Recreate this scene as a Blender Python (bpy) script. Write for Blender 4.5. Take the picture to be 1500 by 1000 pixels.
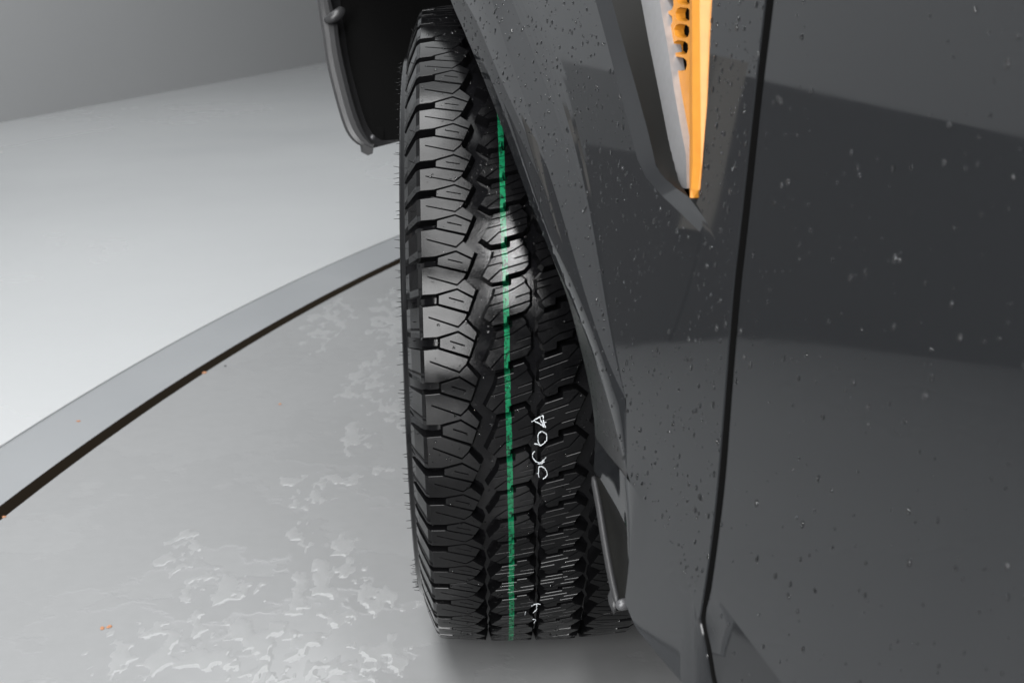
import bpy, bmesh, math, random
from mathutils import Vector, Matrix, noise
from mathutils.geometry import delaunay_2d_cdt, tessellate_polygon
random.seed(7)
scn = bpy.context.scene
COL = scn.collection
for o_ in list(bpy.data.objects):
    bpy.data.objects.remove(o_)

# ------------------------------------------------------------------ camera
cam = bpy.data.cameras.new('camera'); cam.lens = 51.86; cam.sensor_width = 36.0
cam.clip_start = 0.02; cam.clip_end = 200
co = bpy.data.objects.new('camera', cam); COL.objects.link(co)
co.matrix_world = Matrix(((0.9993331, 0.02830624, -0.02306775, -0.057),
                          (-0.02997217, 0.27501785, -0.96097183, -1.7784),
                          (-0.02085746, 0.96102234, 0.27568284, 0.8733),
                          (0, 0, 0, 1)))
cam.dof.use_dof = True; cam.dof.focus_distance = 1.48; cam.dof.aperture_fstop = 13.0
scn.camera = co
scn.view_settings.view_transform = 'Standard'; scn.view_settings.look = 'None'
scn.view_settings.exposure = 0.0; scn.view_settings.gamma = 1.0
scn.view_settings.use_curve_mapping = False

# ------------------------------------------------------------------ light: an indoor studio with softboxes
w = bpy.data.worlds.new('World'); scn.world = w; w.use_nodes = True
w.node_tree.nodes['Background'].inputs[0].default_value = (0.93, 0.97, 1.0, 1)
w.node_tree.nodes['Background'].inputs[1].default_value = 0.15

def area(name, loc, target, sx, sy, radiance, col=(1, 1, 1)):
    l = bpy.data.lights.new(name, 'AREA'); l.shape = 'RECTANGLE'; l.size = sx; l.size_y = sy
    l.energy = radiance * math.pi * sx * sy; l.color = col
    o = bpy.data.objects.new(name, l); COL.objects.link(o); o.location = loc
    d = Vector(target) - Vector(loc)
    o.rotation_euler = d.to_track_quat('-Z', 'Y').to_euler()
    return o
area('ceiling_softbox', (-1.3, 3.2, 3.6), (-1.4, 3.5, 0.0), 3.0, 8.0, 2.8, (0.97, 0.99, 1.0))
area('rear_softbox', (-1.25, -4.3, 1.62), (-0.1, 0.0, 0.9), 1.3, 2.4, 23.0)
area('rear_ceiling_panel', (-0.80, -1.9, 3.3), (-0.80, -1.6, 0.0), 0.66, 4.4, 15.0)
area('left_softbox', (-4.4, -1.0, 1.7), (-0.2, -0.6, 0.6), 2.4, 2.0, 0.9)
area('ceiling_strip', (-0.10, -4.6, 3.1), (-0.10, -4.1, 0.0), 0.18, 3.8, 90.0)

# ------------------------------------------------------------------ materials
def mat(name, base, rough=0.5, metal=0.0, coat=0.0, spec=0.5, trans=0.0, ior=1.5):
    m = bpy.data.materials.new(name); m.use_nodes = True
    b = m.node_tree.nodes['Principled BSDF']
    b.inputs['Base Color'].default_value = (*base, 1); b.inputs['Roughness'].default_value = rough
    b.inputs['Metallic'].default_value = metal; b.inputs['Coat Weight'].default_value = coat
    b.inputs['Coat Roughness'].default_value = 0.03
    b.inputs['Specular IOR Level'].default_value = spec
    b.inputs['Transmission Weight'].default_value = trans; b.inputs['IOR'].default_value = ior
    return m
class N:
    """small node-graph helper"""
    def __init__(s, m): s.t = m.node_tree; s.b = s.t.nodes['Principled BSDF']
    def n(s, kind, **kw):
        x = s.t.nodes.new(kind)
        for k, v in kw.items():
            if k.startswith('_'): setattr(x, k[1:], v)
            else: x.inputs[k.replace('__', ' ')].default_value = v
        return x
    def l(s, a, b): s.t.links.new(a, b)
    def coord(s, kind='Object'): return s.n('ShaderNodeTexCoord').outputs[kind]
    def noise(s, vec, scale, detail=4, rough=0.55):
        x = s.n('ShaderNodeTexNoise', Scale=scale, Detail=detail, Roughness=rough); s.l(vec, x.inputs['Vector']); return x.outputs['Fac']
    def ramp(s, fac, stops):
        r = s.n('ShaderNodeValToRGB'); el = r.color_ramp.elements
        while len(el) < len(stops): el.new(0.5)
        for e, (p, c) in zip(el, stops):
            e.position = p; e.color = (c, c, c, 1) if not isinstance(c, tuple) else (*c, 1)
        s.l(fac, r.inputs['Fac']); return r.outputs['Color']
    def mix(s, fac, a, b):
        m = s.n('ShaderNodeMix', _data_type='RGBA')
        for v, i in ((fac, 0), (a, 6), (b, 7)):
            if isinstance(v, (int, float)): m.inputs[i].default_value = v if i == 0 else (v, v, v, 1)
            elif isinstance(v, tuple): m.inputs[i].default_value = (*v, 1)
            else: s.l(v, m.inputs[i])
        return m.outputs[2]
    def math(s, op, a, b=0.0, c=0.0):
        m = s.n('ShaderNodeMath', _operation=op)
        for i, v in enumerate((a, b, c)):
            if isinstance(v, (int, float)): m.inputs[i].default_value = v
            else: s.l(v, m.inputs[i])
        return m.outputs[0]
    def bump(s, h, strength, dist):
        b = s.n('ShaderNodeBump', Strength=strength, Distance=dist); s.l(h, b.inputs['Height']); s.l(b.outputs[0], s.b.inputs['Normal']); return b
M = {}

# car paint: dark grey with fine flake and water film mottling
m = M['paint'] = mat('grey_car_paint', (0.028, 0.029, 0.031), 0.45, 0.0, 1.0, spec=0.0)
g = N(m); c = g.coord()
f1 = g.noise(c, 1400, 2); f2 = g.noise(c, 7, 4)
g.l(g.mix(f1, (0.009, 0.0096, 0.0106), (0.014, 0.0148, 0.016)), g.b.inputs['Base Color'])
g.l(g.ramp(f2, [(0.35, 0.02), (0.7, 0.06)]), g.b.inputs['Coat Roughness']); g.b.inputs['Coat IOR'].default_value = 1.42

# rubber
def rubber(name, stripe=True, wet=(0.10, 0.20), base=(0.0022, 0.0022, 0.0024)):
    m = mat(name, base, 0.33, spec=0.17); g = N(m); c = g.coord()
    n1 = g.noise(c, 60, 5); n2 = g.noise(c, 900, 2)
    g.l(g.ramp(n1, [(0.35, wet[0]), (0.7, wet[1])]), g.b.inputs['Roughness'])
    col = g.mix(n1, base, tuple(v * 1.7 for v in base))
    if stripe:
        sx = g.n('ShaderNodeSeparateXYZ'); g.l(c, sx.inputs[0])
        wob = g.math('MULTIPLY_ADD', g.noise(c, 9, 2), 0.004, -0.002)
        ed = g.math('MULTIPLY_ADD', g.noise(c, 260, 2), 0.0012, -0.0006)
        d = g.math('ABSOLUTE', g.math('ADD', g.math('ADD', sx.outputs[0], 0.0283), wob))
        d = g.math('ADD', d, ed)
        mk = g.math('LESS_THAN', d, 0.0028)
        gr = g.mix(g.noise(c, 45, 4), (0.002, 0.062, 0.027), (0.007, 0.145, 0.060))
        wear = g.ramp(g.noise(c, 330, 3), [(0.36, 0.12), (0.50, 1.0)])
        col = g.mix(g.math('MULTIPLY', mk, wear), col, gr)
    g.l(col, g.b.inputs['Base Color'])
    g.bump(n2, 0.10, 0.0004)
    return m
M['tread'] = rubber('tread_rubber')
M['carcass'] = rubber('wet_carcass_rubber', True, (0.04, 0.12), (0.0022, 0.0022, 0.0025))
M['plastic'] = mat('black_textured_plastic', (0.014, 0.014, 0.015), 0.5)
g = N(M['plastic']); g.bump(g.noise(g.coord(), 500, 3), 0.25, 0.0006)
M['lip'] = mat('dark_grey_bumper_plastic', (0.020, 0.020, 0.021), 0.40)
g = N(M['lip']); g.bump(g.noise(g.coord(), 420, 3), 0.25, 0.0005)
M['liner'] = mat('black_felt_and_shade', (0.003, 0.003, 0.003), 0.9, spec=0.05)
M['wedge'] = mat('wheelarch_edge_dark_reflection', (0.016, 0.016, 0.017), 0.30, spec=0.4)  # body-colour facet; the tyre's dark reflection is put into its base colour
M['trim'] = mat('satin_silver_trim', (0.34, 0.345, 0.35), 0.38, 0.55)
g = N(M['trim']); g.l(g.mix(g.noise(g.coord(), 160, 4), (0.30, 0.30, 0.305), (0.40, 0.40, 0.41)), g.b.inputs['Base Color'])
M['gold'] = mat('amber_gold_plastic', (0.72, 0.33, 0.035), 0.45, 0.0, 0.0)
g = N(M['gold']); g.l(g.mix(g.noise(g.coord(), 90, 4), (0.34, 0.125, 0.006), (0.47, 0.19, 0.016)), g.b.inputs['Base Color'])
M['recess'] = mat('dark_vent_plastic', (0.006, 0.006, 0.0055), 0.6, spec=0.12)
M['rim'] = mat('dark_alloy', (0.10, 0.10, 0.105), 0.35, 0.8)
M['chalk'] = mat('white_marking_paint', (0.50, 0.52, 0.54), 0.5)
M['chip'] = mat('orange_brown_chip', (0.34, 0.16, 0.08), 0.8)
m = M['film'] = bpy.data.materials.new('clear_water_film'); m.use_nodes = True
nt = m.node_tree; nt.nodes.clear()
fo_ = nt.nodes.new('ShaderNodeOutputMaterial'); mx = nt.nodes.new('ShaderNodeMixShader'); tr_ = nt.nodes.new('ShaderNodeBsdfTransparent'); gl_ = nt.nodes.new('ShaderNodeBsdfGlossy'); fr_ = nt.nodes.new('ShaderNodeFresnel')
fr_.inputs['IOR'].default_value = 1.33; gl_.inputs['Roughness'].default_value = 0.03
df_ = nt.nodes.new('ShaderNodeBsdfDiffuse'); df_.inputs['Color'].default_value = (0.72, 0.73, 0.73, 1); m2 = nt.nodes.new('ShaderNodeMixShader'); m2.inputs[0].default_value = 0.23
nt.links.new(tr_.outputs[0], m2.inputs[1]); nt.links.new(df_.outputs[0], m2.inputs[2])
nt.links.new(fr_.outputs[0], mx.inputs[0]); nt.links.new(m2.outputs[0], mx.inputs[1]); nt.links.new(gl_.outputs[0], mx.inputs[2]); nt.links.new(mx.outputs[0], fo_.inputs['Surface'])
M['drop'] = mat('water', (1, 1, 1), 0.02, trans=1.0, ior=1.33)
M['steel'] = mat('screw_steel', (0.06, 0.06, 0.063), 0.38, 0.2)

# floor paints
def floor_mat(name, c0, c1, r0, r1, scale=1.2, wet=False):
    m = mat(name, c0, 0.3); g = N(m); c = g.coord()
    big = g.noise(c, scale, 5); fine = g.noise(c, 38, 5, 0.65)
    col = g.mix(big, c0, c1)
    col = g.mix(g.math('MULTIPLY', g.ramp(fine, [(0.35, 1.0), (0.62, 0.0)]), 0.10 if wet else 0.03), col, tuple(v * 0.72 for v in c0))
    rough = g.ramp(big, [(0.3, r0), (0.7, r1)])
    h = fine
    if wet:
        # thin water film lying in irregular patches, with scalloped outlines
        wp = g.math('MULTIPLY_ADD', g.noise(c, 5.5, 8, 0.62), 1.0, g.math('MULTIPLY', g.noise(c, 1.6, 3), 0.75))
        fm = g.ramp(wp, [(0.885, 0.0), (0.905, 1.0)])
        wp2 = g.math('MULTIPLY_ADD', g.noise(c, 14, 8, 0.7), 1.0, g.math('MULTIPLY', g.noise(c, 2.2, 3), 0.9))
        fm2 = g.ramp(wp2, [(1.005, 0.0), (1.02, 1.0)])
        col = g.mix(g.math('MULTIPLY', fm, 0.15), col, tuple(v * 0.80 for v in c1))
        col = g.mix(g.math('MULTIPLY', fm2, 0.15), col, (0.66, 0.67, 0.67))
        rough = g.mix(fm, rough, 0.10); rough = g.mix(fm2, rough, 0.08)
        hh = g.math('ADD', g.math('MULTIPLY', fm, 1.0), g.math('MULTIPLY', fm2, 1.6))
        h = g.math('ADD', g.math('MULTIPLY', fine, 0.10), hh)
    g.l(col, g.b.inputs['Base Color']); g.l(rough, g.b.inputs['Roughness'])
    if wet: g.bump(h, 0.15, 0.0012)
    return m
M['floor'] = floor_mat('pale_grey_floor_paint', (0.40, 0.409, 0.415), (0.44, 0.447, 0.45), 0.20, 0.32, 0.5)
M['ring'] = floor_mat('blue_grey_ring_paint', (0.20, 0.208, 0.218), (0.24, 0.247, 0.254), 0.30, 0.42, 3.0)
M['disc'] = floor_mat('grey_turntable_paint', (0.205, 0.208, 0.209), (0.245, 0.248, 0.249), 0.09, 0.22, 1.3, True)
M['gap'] = mat('rusty_gap', (0.032, 0.020, 0.008), 0.8)
M['wall'] = floor_mat('grey_wall_panel', (0.345, 0.348, 0.352), (0.37, 0.373, 0.377), 0.35, 0.45, 0.6)
M['low'] = mat('charcoal_barrier', (0.05, 0.05, 0.052), 0.6)
M['post'] = mat('beige_post', (0.30, 0.28, 0.25), 0.6)
M['upper'] = mat('white_upper_wall', (0.62, 0.63, 0.64), 0.6)

# ------------------------------------------------------------------ object helpers
def link(name, me, material, parent=None):
    o = bpy.data.objects.new(name, me); COL.objects.link(o)
    if material: me.materials.append(material)
    if parent: o.parent = parent
    return o
def mesh(name, v, f, material, parent=None, smooth=False):
    me = bpy.data.meshes.new(name); me.from_pydata([tuple(p) for p in v], [], [tuple(q) for q in f]); me.update()
    if smooth: me.polygons.foreach_set('use_smooth', [True] * len(me.polygons))
    return link(name, me, material, parent)
def tag(o, label=None, cat=None, group=None, kind=None):
    if label: o['label'] = label
    if cat: o['category'] = cat
    if group: o['group'] = group
    if kind: o['kind'] = kind
    return o
class MB:
    """collects welded-per-patch geometry for one mesh"""
    def __init__(s): s.v = []; s.f = []; s.m = []
    def add(s, v, f, mi=0):
        k = len(s.v); s.v += [tuple(p) for p in v]; s.f += [tuple(i + k for i in q) for q in f]; s.m += [mi] * len(f)
    def loft(s, a, b, m=1, mi=0, flip=False):
        """grid between two equally long polylines"""
        n_ = len(a); v = []; f = []
        for j in range(m + 1):
            t = j / m
            v += [Vector(p).lerp(Vector(q), t) for p, q in zip(a, b)]
        for j in range(m):
            for i in range(n_ - 1):
                q = (j * n_ + i, j * n_ + i + 1, (j + 1) * n_ + i + 1, (j + 1) * n_ + i)
                f.append(q[::-1] if flip else q)
        s.add(v, f, mi)
    def box(s, lo, hi, mi=0):
        x0, y0, z0 = lo; x1, y1, z1 = hi
        v = [(x, y, z) for z in (z0, z1) for y in (y0, y1) for x in (x0, x1)]
        s.add(v, [(0, 2, 3, 1), (4, 5, 7, 6), (0, 1, 5, 4), (2, 6, 7, 3), (0, 4, 6, 2), (1, 3, 7, 5)], mi)
    def tube(s, pts, rad, seg=8, mi=0):
        pts = [Vector(p) for p in pts]; v = []; f = []
        for i, p in enumerate(pts):
            d = (pts[min(i + 1, len(pts) - 1)] - pts[max(i - 1, 0)]).normalized()
            a = d.orthogonal().normalized()
            if i and abs(d.dot(Vector((1, 0, 0)))) < 0.9: a = d.cross(Vector((1, 0, 0))).normalized()
            elif abs(d.dot(Vector((1, 0, 0)))) < 0.9: a = d.cross(Vector((1, 0, 0))).normalized()
            b = d.cross(a); r = rad[i] if isinstance(rad, (list, tuple)) else rad
            v += [p + (a * math.cos(t) + b * math.sin(t)) * r for t in (2 * math.pi * k / seg for k in range(seg))]
        for i in range(len(pts) - 1):
            for k in range(seg):
                f.append((i * seg + k, i * seg + (k + 1) % seg, (i + 1) * seg + (k + 1) % seg, (i + 1) * seg + k))
        f.append(tuple(range(seg))[::-1]); f.append(tuple(len(v) - seg + k for k in range(seg)))
        s.add(v, f, mi)
    def build(s, name, materials, parent=None, smooth=True):
        if not isinstance(materials, (list, tuple)): materials = [materials]
        me = bpy.data.meshes.new(name); me.from_pydata(s.v, [], s.f); me.update()
        for q in materials: me.materials.append(q)
        me.polygons.foreach_set('material_index', s.m)
        if smooth: me.polygons.foreach_set('use_smooth', [True] * len(me.polygons))
        o = bpy.data.objects.new(name, me); COL.objects.link(o)
        if parent: o.parent = parent
        return o
def resample(pl, n_):
    pl = [Vector(p) for p in pl]; L = [0]
    for a, b in zip(pl, pl[1:]): L.append(L[-1] + (b - a).length)
    out = []; k = 0
    for i in range(n_):
        t = L[-1] * i / (n_ - 1)
        while k < len(pl) - 2 and L[k + 1] < t: k += 1
        out.append(pl[k].lerp(pl[k + 1], (t - L[k]) / max(L[k + 1] - L[k], 1e-9)))
    return out
def smooth_line(pl, n_):
    """Catmull-Rom through the points, evenly resampled"""
    p = [Vector(q) for q in pl]; p = [p[0] * 2 - p[1]] + p + [p[-1] * 2 - p[-2]]; out = []
    for i in range(1, len(p) - 2):
        for k in range(8):
            t = k / 8; a, b, c_, d = p[i - 1:i + 3]
            out.append(0.5 * ((2 * b) + (c_ - a) * t + (2 * a - 5 * b + 4 * c_ - d) * t * t + (3 * b - a - 3 * c_ + d) * t ** 3))
    out.append(p[-2]); return resample(out, n_)

# ------------------------------------------------------------------ measured outlines (car frame: x inboard, y forward, z up; metres)
ARCH_UP = [[-0.1224, -0.1522, 0.7916], [-0.1255, -0.2078, 0.7654], [-0.1292, -0.2718, 0.7343], [-0.1331, -0.337, 0.7006], [-0.1367, -0.3977, 0.6673], [-0.1397, -0.4492, 0.6378], [-0.1417, -0.4921, 0.6148], [-0.1432, -0.5285, 0.5951]]
ARCH_LOW = [[-0.1432, -0.5282, 0.595], [-0.1355, -0.544, 0.5636], [-0.133, -0.5667, 0.5282], [-0.134, -0.5916, 0.4994], [-0.1363, -0.6103, 0.4756], [-0.1391, -0.6205, 0.4613]]
WEDGE_TOP = [[-0.1432, -0.5282, 0.595], [-0.1444, -0.569, 0.5751], [-0.1455, -0.6045, 0.557], [-0.1466, -0.6368, 0.5371], [-0.1485, -0.664, 0.5197], [-0.1511, -0.6939, 0.4986], [-0.1549, -0.7286, 0.4724]]
FLARE_IN = [[-0.1216, -0.2998, 0.7979], [-0.1259, -0.35, 0.7628], [-0.1297, -0.4025, 0.7299], [-0.1332, -0.4525, 0.6989], [-0.1363, -0.4976, 0.6693], [-0.139, -0.5374, 0.6406], [-0.1413, -0.5726, 0.6127], [-0.1433, -0.6055, 0.5857], [-0.1447, -0.633, 0.5642], [-0.1457, -0.6592, 0.546], [-0.1462, -0.6834, 0.5318], [-0.1462, -0.7056, 0.521]]
FLARE_OUT = [[-0.1135, -0.3382, 0.7993], [-0.1175, -0.398, 0.7657], [-0.1213, -0.4522, 0.7341], [-0.1248, -0.4994, 0.704], [-0.1282, -0.5394, 0.6749], [-0.1314, -0.5729, 0.6462], [-0.1346, -0.6012, 0.6179], [-0.1377, -0.6268, 0.59], [-0.1404, -0.6482, 0.5675], [-0.1428, -0.6687, 0.5482], [-0.1447, -0.6879, 0.533], [-0.1462, -0.7056, 0.521]]
FLARE_TAIL = [[-0.149, -0.7132, 0.5047], [-0.1519, -0.7211, 0.4885]]
CREASE = [[-0.1391, -0.6205, 0.4613], [-0.1483, -0.6764, 0.4654], [-0.1558, -0.7307, 0.4679], [-0.1576, -0.7836, 0.4586], [-0.1591, -0.8235, 0.4514], [-0.1618, -0.8563, 0.438], [-0.1648, -0.8788, 0.4237]]
LOW_EDGE = [[-0.1459, -0.6349, 0.4375], [-0.1494, -0.6596, 0.4398], [-0.1569, -0.7155, 0.4373], [-0.1615, -0.7449, 0.4346], [-0.1675, -0.7637, 0.4115], [-0.1729, -0.7692, 0.3873], [-0.1749, -0.7939, 0.3789], [-0.1752, -0.8383, 0.3777], [-0.1752, -0.8789, 0.3776], [-0.174, -0.911, 0.3743]]
GAP_F = [[-0.0919, -0.8284, 0.9541], [-0.1005, -0.8378, 0.8821], [-0.1079, -0.8411, 0.8208], [-0.1144, -0.843, 0.7664], [-0.1215, -0.8458, 0.7071], [-0.1259, -0.8475, 0.6712], [-0.1301, -0.849, 0.6356], [-0.1374, -0.8566, 0.5782], [-0.147, -0.8678, 0.5167], [-0.155, -0.875, 0.4722], [-0.1605, -0.8784, 0.4442], [-0.1646, -0.8805, 0.4245], [-0.1676, -0.8971, 0.4107], [-0.168, -0.9079, 0.3915], [-0.1674, -0.9226, 0.3769]]
GAP_D = [[-0.0921, -0.8418, 0.9529], [-0.1006, -0.8512, 0.8819], [-0.1078, -0.8537, 0.8214], [-0.1143, -0.8548, 0.7675], [-0.1213, -0.8578, 0.709], [-0.1256, -0.8596, 0.6736], [-0.1298, -0.8611, 0.6384], [-0.137, -0.8676, 0.5814], [-0.1463, -0.8786, 0.5205], [-0.1542, -0.8848, 0.4762], [-0.1598, -0.8884, 0.4475], [-0.1638, -0.8892, 0.4284], [-0.1668, -0.9047, 0.4143], [-0.1671, -0.9153, 0.3951], [-0.1664, -0.9305, 0.381]]
DOOR_CREASE = [[-0.1598, -0.8884, 0.4475], [-0.1604, -0.9132, 0.4449], [-0.1612, -0.9413, 0.4408], [-0.1625, -0.9921, 0.4344], [-0.164, -1.0554, 0.4277], [-0.1666, -1.178, 0.4155]]
VENT_OUT = [[-0.0926, -0.3826, 0.9486], [-0.1044, -0.4998, 0.8503], [-0.1094, -0.5476, 0.8082], [-0.1132, -0.583, 0.7766], [-0.1172, -0.6192, 0.7434], [-0.1205, -0.6499, 0.7157], [-0.1228, -0.6704, 0.6969], [-0.124, -0.6894, 0.6865], [-0.125, -0.7224, 0.6782], [-0.1259, -0.7605, 0.6712], [-0.1269, -0.8023, 0.6629], [-0.1275, -0.8283, 0.6575], [-0.1267, -0.8168, 0.6643], [-0.1253, -0.7941, 0.6758], [-0.1245, -0.78, 0.6827], [-0.1237, -0.7836, 0.6894], [-0.1212, -0.784, 0.7103], [-0.1163, -0.7775, 0.7508], [-0.1115, -0.77, 0.791], [-0.1083, -0.7654, 0.8176], [-0.1025, -0.7607, 0.8661], [-0.0952, -0.7533, 0.9269]]
VENT_IN = [[-0.0868, -0.4169, 0.9466], [-0.0983, -0.5223, 0.8504], [-0.1033, -0.5684, 0.8089], [-0.1067, -0.5988, 0.7806], [-0.1107, -0.6366, 0.7479], [-0.1143, -0.6697, 0.7178], [-0.117, -0.6921, 0.695], [-0.1177, -0.7052, 0.6895], [-0.1182, -0.7324, 0.6848], [-0.1185, -0.7544, 0.6822]]
VENT_DEEP = [[-0.063, -0.449, 0.9446], [-0.0744, -0.5404, 0.85], [-0.0794, -0.5814, 0.8086], [-0.0833, -0.6076, 0.776], [-0.087, -0.6331, 0.7447], [-0.0916, -0.664, 0.7063], [-0.0949, -0.6847, 0.6795], [-0.0951, -0.6915, 0.6775]]
STRIP_R = [[-0.0675, -0.5143, 0.9408], [-0.0783, -0.5867, 0.8506], [-0.0833, -0.6233, 0.809], [-0.0873, -0.6488, 0.7755], [-0.0908, -0.6687, 0.7469], [-0.0944, -0.6926, 0.7164], [-0.0961, -0.7039, 0.7029], [-0.0988, -0.7119, 0.6801]]
BAR = [[-0.0948, -0.6955, 0.9303], [-0.1085, -0.7293, 0.816], [-0.1216, -0.7615, 0.7071], [-0.1237, -0.7668, 0.689], [-0.1241, -0.7713, 0.6854]]
BAR_R = [[-0.0949, -0.7207, 0.9288], [-0.1084, -0.746, 0.8168], [-0.1212, -0.7798, 0.7097], [-0.1236, -0.78, 0.6902], [-0.1241, -0.7746, 0.6855]]
HOLES = [[-0.0772, -0.645, 0.8263], [-0.0788, -0.6488, 0.8135], [-0.0803, -0.6512, 0.8011], [-0.0817, -0.6547, 0.7893], [-0.0832, -0.6571, 0.7769], [-0.0846, -0.6594, 0.765], [-0.0797, -0.6214, 0.8062], [-0.0811, -0.6277, 0.7938], [-0.0781, -0.6136, 0.8192], [-0.0767, -0.6021, 0.8312]]
LIP_OUT = [[-0.122, 0.6257, 0.8193], [-0.1262, 0.5987, 0.7593], [-0.1264, 0.5848, 0.7284], [-0.1256, 0.574, 0.7045], [-0.1254, 0.558, 0.6689], [-0.121, 0.5388, 0.6263], [-0.1131, 0.5174, 0.5787], [-0.1037, 0.5075, 0.5567], [-0.0896, 0.5023, 0.5451], [-0.0733, 0.5005, 0.5411]]
LIP_IN = [[-0.1009, 0.6254, 0.8187], [-0.1052, 0.5983, 0.7586], [-0.0991, 0.5843, 0.7273], [-0.1, 0.578, 0.7134], [-0.0997, 0.5659, 0.6865], [-0.097, 0.5512, 0.6537], [-0.0917, 0.5315, 0.61], [-0.0835, 0.5145, 0.5721], [-0.0748, 0.5054, 0.552], [-0.0705, 0.5026, 0.5458]]
CAVITY = [[-0.0967, 0.67, 0.8178], [-0.0968, 0.6424, 0.7564], [-0.0947, 0.6217, 0.7105], [-0.0927, 0.5943, 0.6497], [-0.0873, 0.5743, 0.6051], [-0.0789, 0.557, 0.5666], [-0.0682, 0.5468, 0.544], [-0.0632, 0.5458, 0.5417], [-0.045, 0.5484, 0.5476], [-0.0396, 0.5614, 0.5764], [-0.0162, 0.5662, 0.5872], [0.032, 0.5719, 0.5998], [0.065, 0.668, 0.8134]]
LIP_TAB = [[-0.0887, 0.5007, 0.5483], [-0.0885, 0.495, 0.5356], [-0.0826, 0.4935, 0.5323], [-0.0749, 0.4946, 0.5348], [-0.0708, 0.5007, 0.5482]]
LINER_LOW = [[-0.0677, 0.5533, 0.5473], [-0.0622, 0.5504, 0.541], [-0.044, 0.5531, 0.5469], [-0.0386, 0.5661, 0.5758], [-0.0186, 0.5701, 0.5847], [0.0117, 0.5753, 0.5963]]
LINER_EDGE = [[-0.0594, 0.6454, 0.7965], [-0.0661, 0.618, 0.7356], [-0.0684, 0.5907, 0.6749], [-0.0683, 0.5681, 0.6247], [-0.0648, 0.5523, 0.5895], [-0.0632, 0.5343, 0.5495]]
GUARD_STRIP = [[-0.1314, -0.5932, 0.4161], [-0.1353, -0.6161, 0.3987], [-0.14, -0.6406, 0.3785], [-0.1445, -0.666, 0.3596], [-0.1479, -0.6881, 0.3459]]
GUARD_PANEL = [[-0.13, -0.5992, 0.4181], [-0.1299, -0.6087, 0.4185], [-0.132, -0.6525, 0.4092], [-0.1335, -0.6755, 0.4025], [-0.1393, -0.6944, 0.3771], [-0.1457, -0.7017, 0.3506], [-0.1469, -0.6885, 0.346], [-0.1425, -0.6624, 0.3638], [-0.1366, -0.6289, 0.3886]]
CLIP = [[-0.1431, -0.6639, 0.3451], [-0.1448, -0.662, 0.3384], [-0.1461, -0.6698, 0.3336], [-0.1469, -0.6809, 0.3304], [-0.1452, -0.6826, 0.337], [-0.1433, -0.6763, 0.3446]]
SCREW = [-0.1511, -0.7092, 0.3532]
ALPHA = [76.1, 69.74, 63.38, 58.21, 51.77, 46.43, 40.62, 35.61, 30.81, 25.14, 19.53, 13.2, 6.48, -0.0, -6.98, -12.12, -17.3, -21.66, -26.69, -30.97, -35.96, -42.21, -47.9]
CHIPS = [[-0.613, 1.099], [-0.434, 0.881], [-0.796, 0.815], [-0.554, -0.027], [-0.797, 0.363], [-0.578, 1.143]]
PUDDLES = [[-0.322, 0.423, 0.03, 0.07], [-0.327, 0.24, 0.02, 0.06], [-0.274, 0.096, 0.045, 0.13], [-0.261, 0.174, 0.03, 0.06], [-0.208, 0.027, 0.05, 0.05], [-0.164, -0.002, 0.022, 0.03], [-0.186, -0.126, 0.08, 0.05], [-0.365, 0.492, 0.02, 0.03], [-0.275, 1.002, 0.05, 0.15], [-0.25, 1.462, 0.05, 0.25], [-0.398, 1.478, 0.05, 0.2], [-0.278, 0.683, 0.03, 0.08], [-0.413, 0.085, 0.06, 0.06], [-0.5, 0.205, 0.03, 0.08], [-0.37, -0.078, 0.12, 0.08], [-0.493, -0.105, 0.05, 0.07], [-0.286, 0.485, 0.03, 0.03], [-0.221, 0.511, 0.02, 0.03], [-0.261, -0.139, 0.1, 0.06], [-0.213, 0.828, 0.03, 0.1]]
WALL = [[-2.262, 5.204], [-0.995, 7.87]]

# ------------------------------------------------------------------ setting: floor, turntable, wall
CX, CY = 6.784, -1.134
def band(name, r0, r1, z, material, segs=720, wall=None):
    v = []; f = []
    for k in range(segs):
        t = 2 * math.pi * k / segs; cs, sn = math.cos(t), math.sin(t)
        v += [(CX + r0 * cs, CY + r0 * sn, z), (CX + r1 * cs, CY + r1 * sn, z)]
        if wall is not None: v += [(CX + r0 * cs, CY + r0 * sn, wall), (CX + r1 * cs, CY + r1 * sn, wall)]
    q = 2 if wall is None else 4
    for k in range(segs):
        a = k * q; b = ((k + 1) % segs) * q
        f.append((a, a + 1, b + 1, b))
        if wall is not None: f += [(a + 2, a, b, b + 2), (a + 1, a + 3, b + 3, b + 1)]
    o = mesh(name, v, f, material); o['kind'] = 'structure'; return o
band('turntable', 0.01, 7.727, 0.0, M['disc'])
band('turntable_gap', 7.727, 7.757, -0.09, M['gap'], wall=-0.0005)
band('turntable_ring', 7.757, 7.895, 0.0, M['ring'])
band('floor', 7.8955, 45.0, 0.003, M['floor'], wall=-0.06)
# straight studio wall: grey lower panel, pale upper wall
w0, w1 = Vector((*WALL[0], 0)), Vector((*WALL[1], 0)); wd = (w1 - w0).normalized(); wn = Vector((wd.y, -wd.x, 0))
wa, wb = w0 - wd * 14, w0 + wd * 16
def slab(name, z0, z1, off, th, material):
    a = wa + wn * off; b = wb + wn * off; k = -wn * th
    v = [p + Vector((0, 0, z)) for z in (z0, z1) for p in (a, b, b + k, a + k)]
    o = mesh(name, v, [(0, 1, 5, 4), (1, 2, 6, 5), (2, 3, 7, 6), (3, 0, 4, 7), (4, 5, 6, 7), (3, 2, 1, 0)], material)
    o['kind'] = 'structure'; return o
wl = slab('wall', -0.05, 0.70, 0.0, 0.2, M['wall'])
slab('upper_wall', 0.70, 4.0, -0.02, 0.18, M['upper'])

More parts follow.
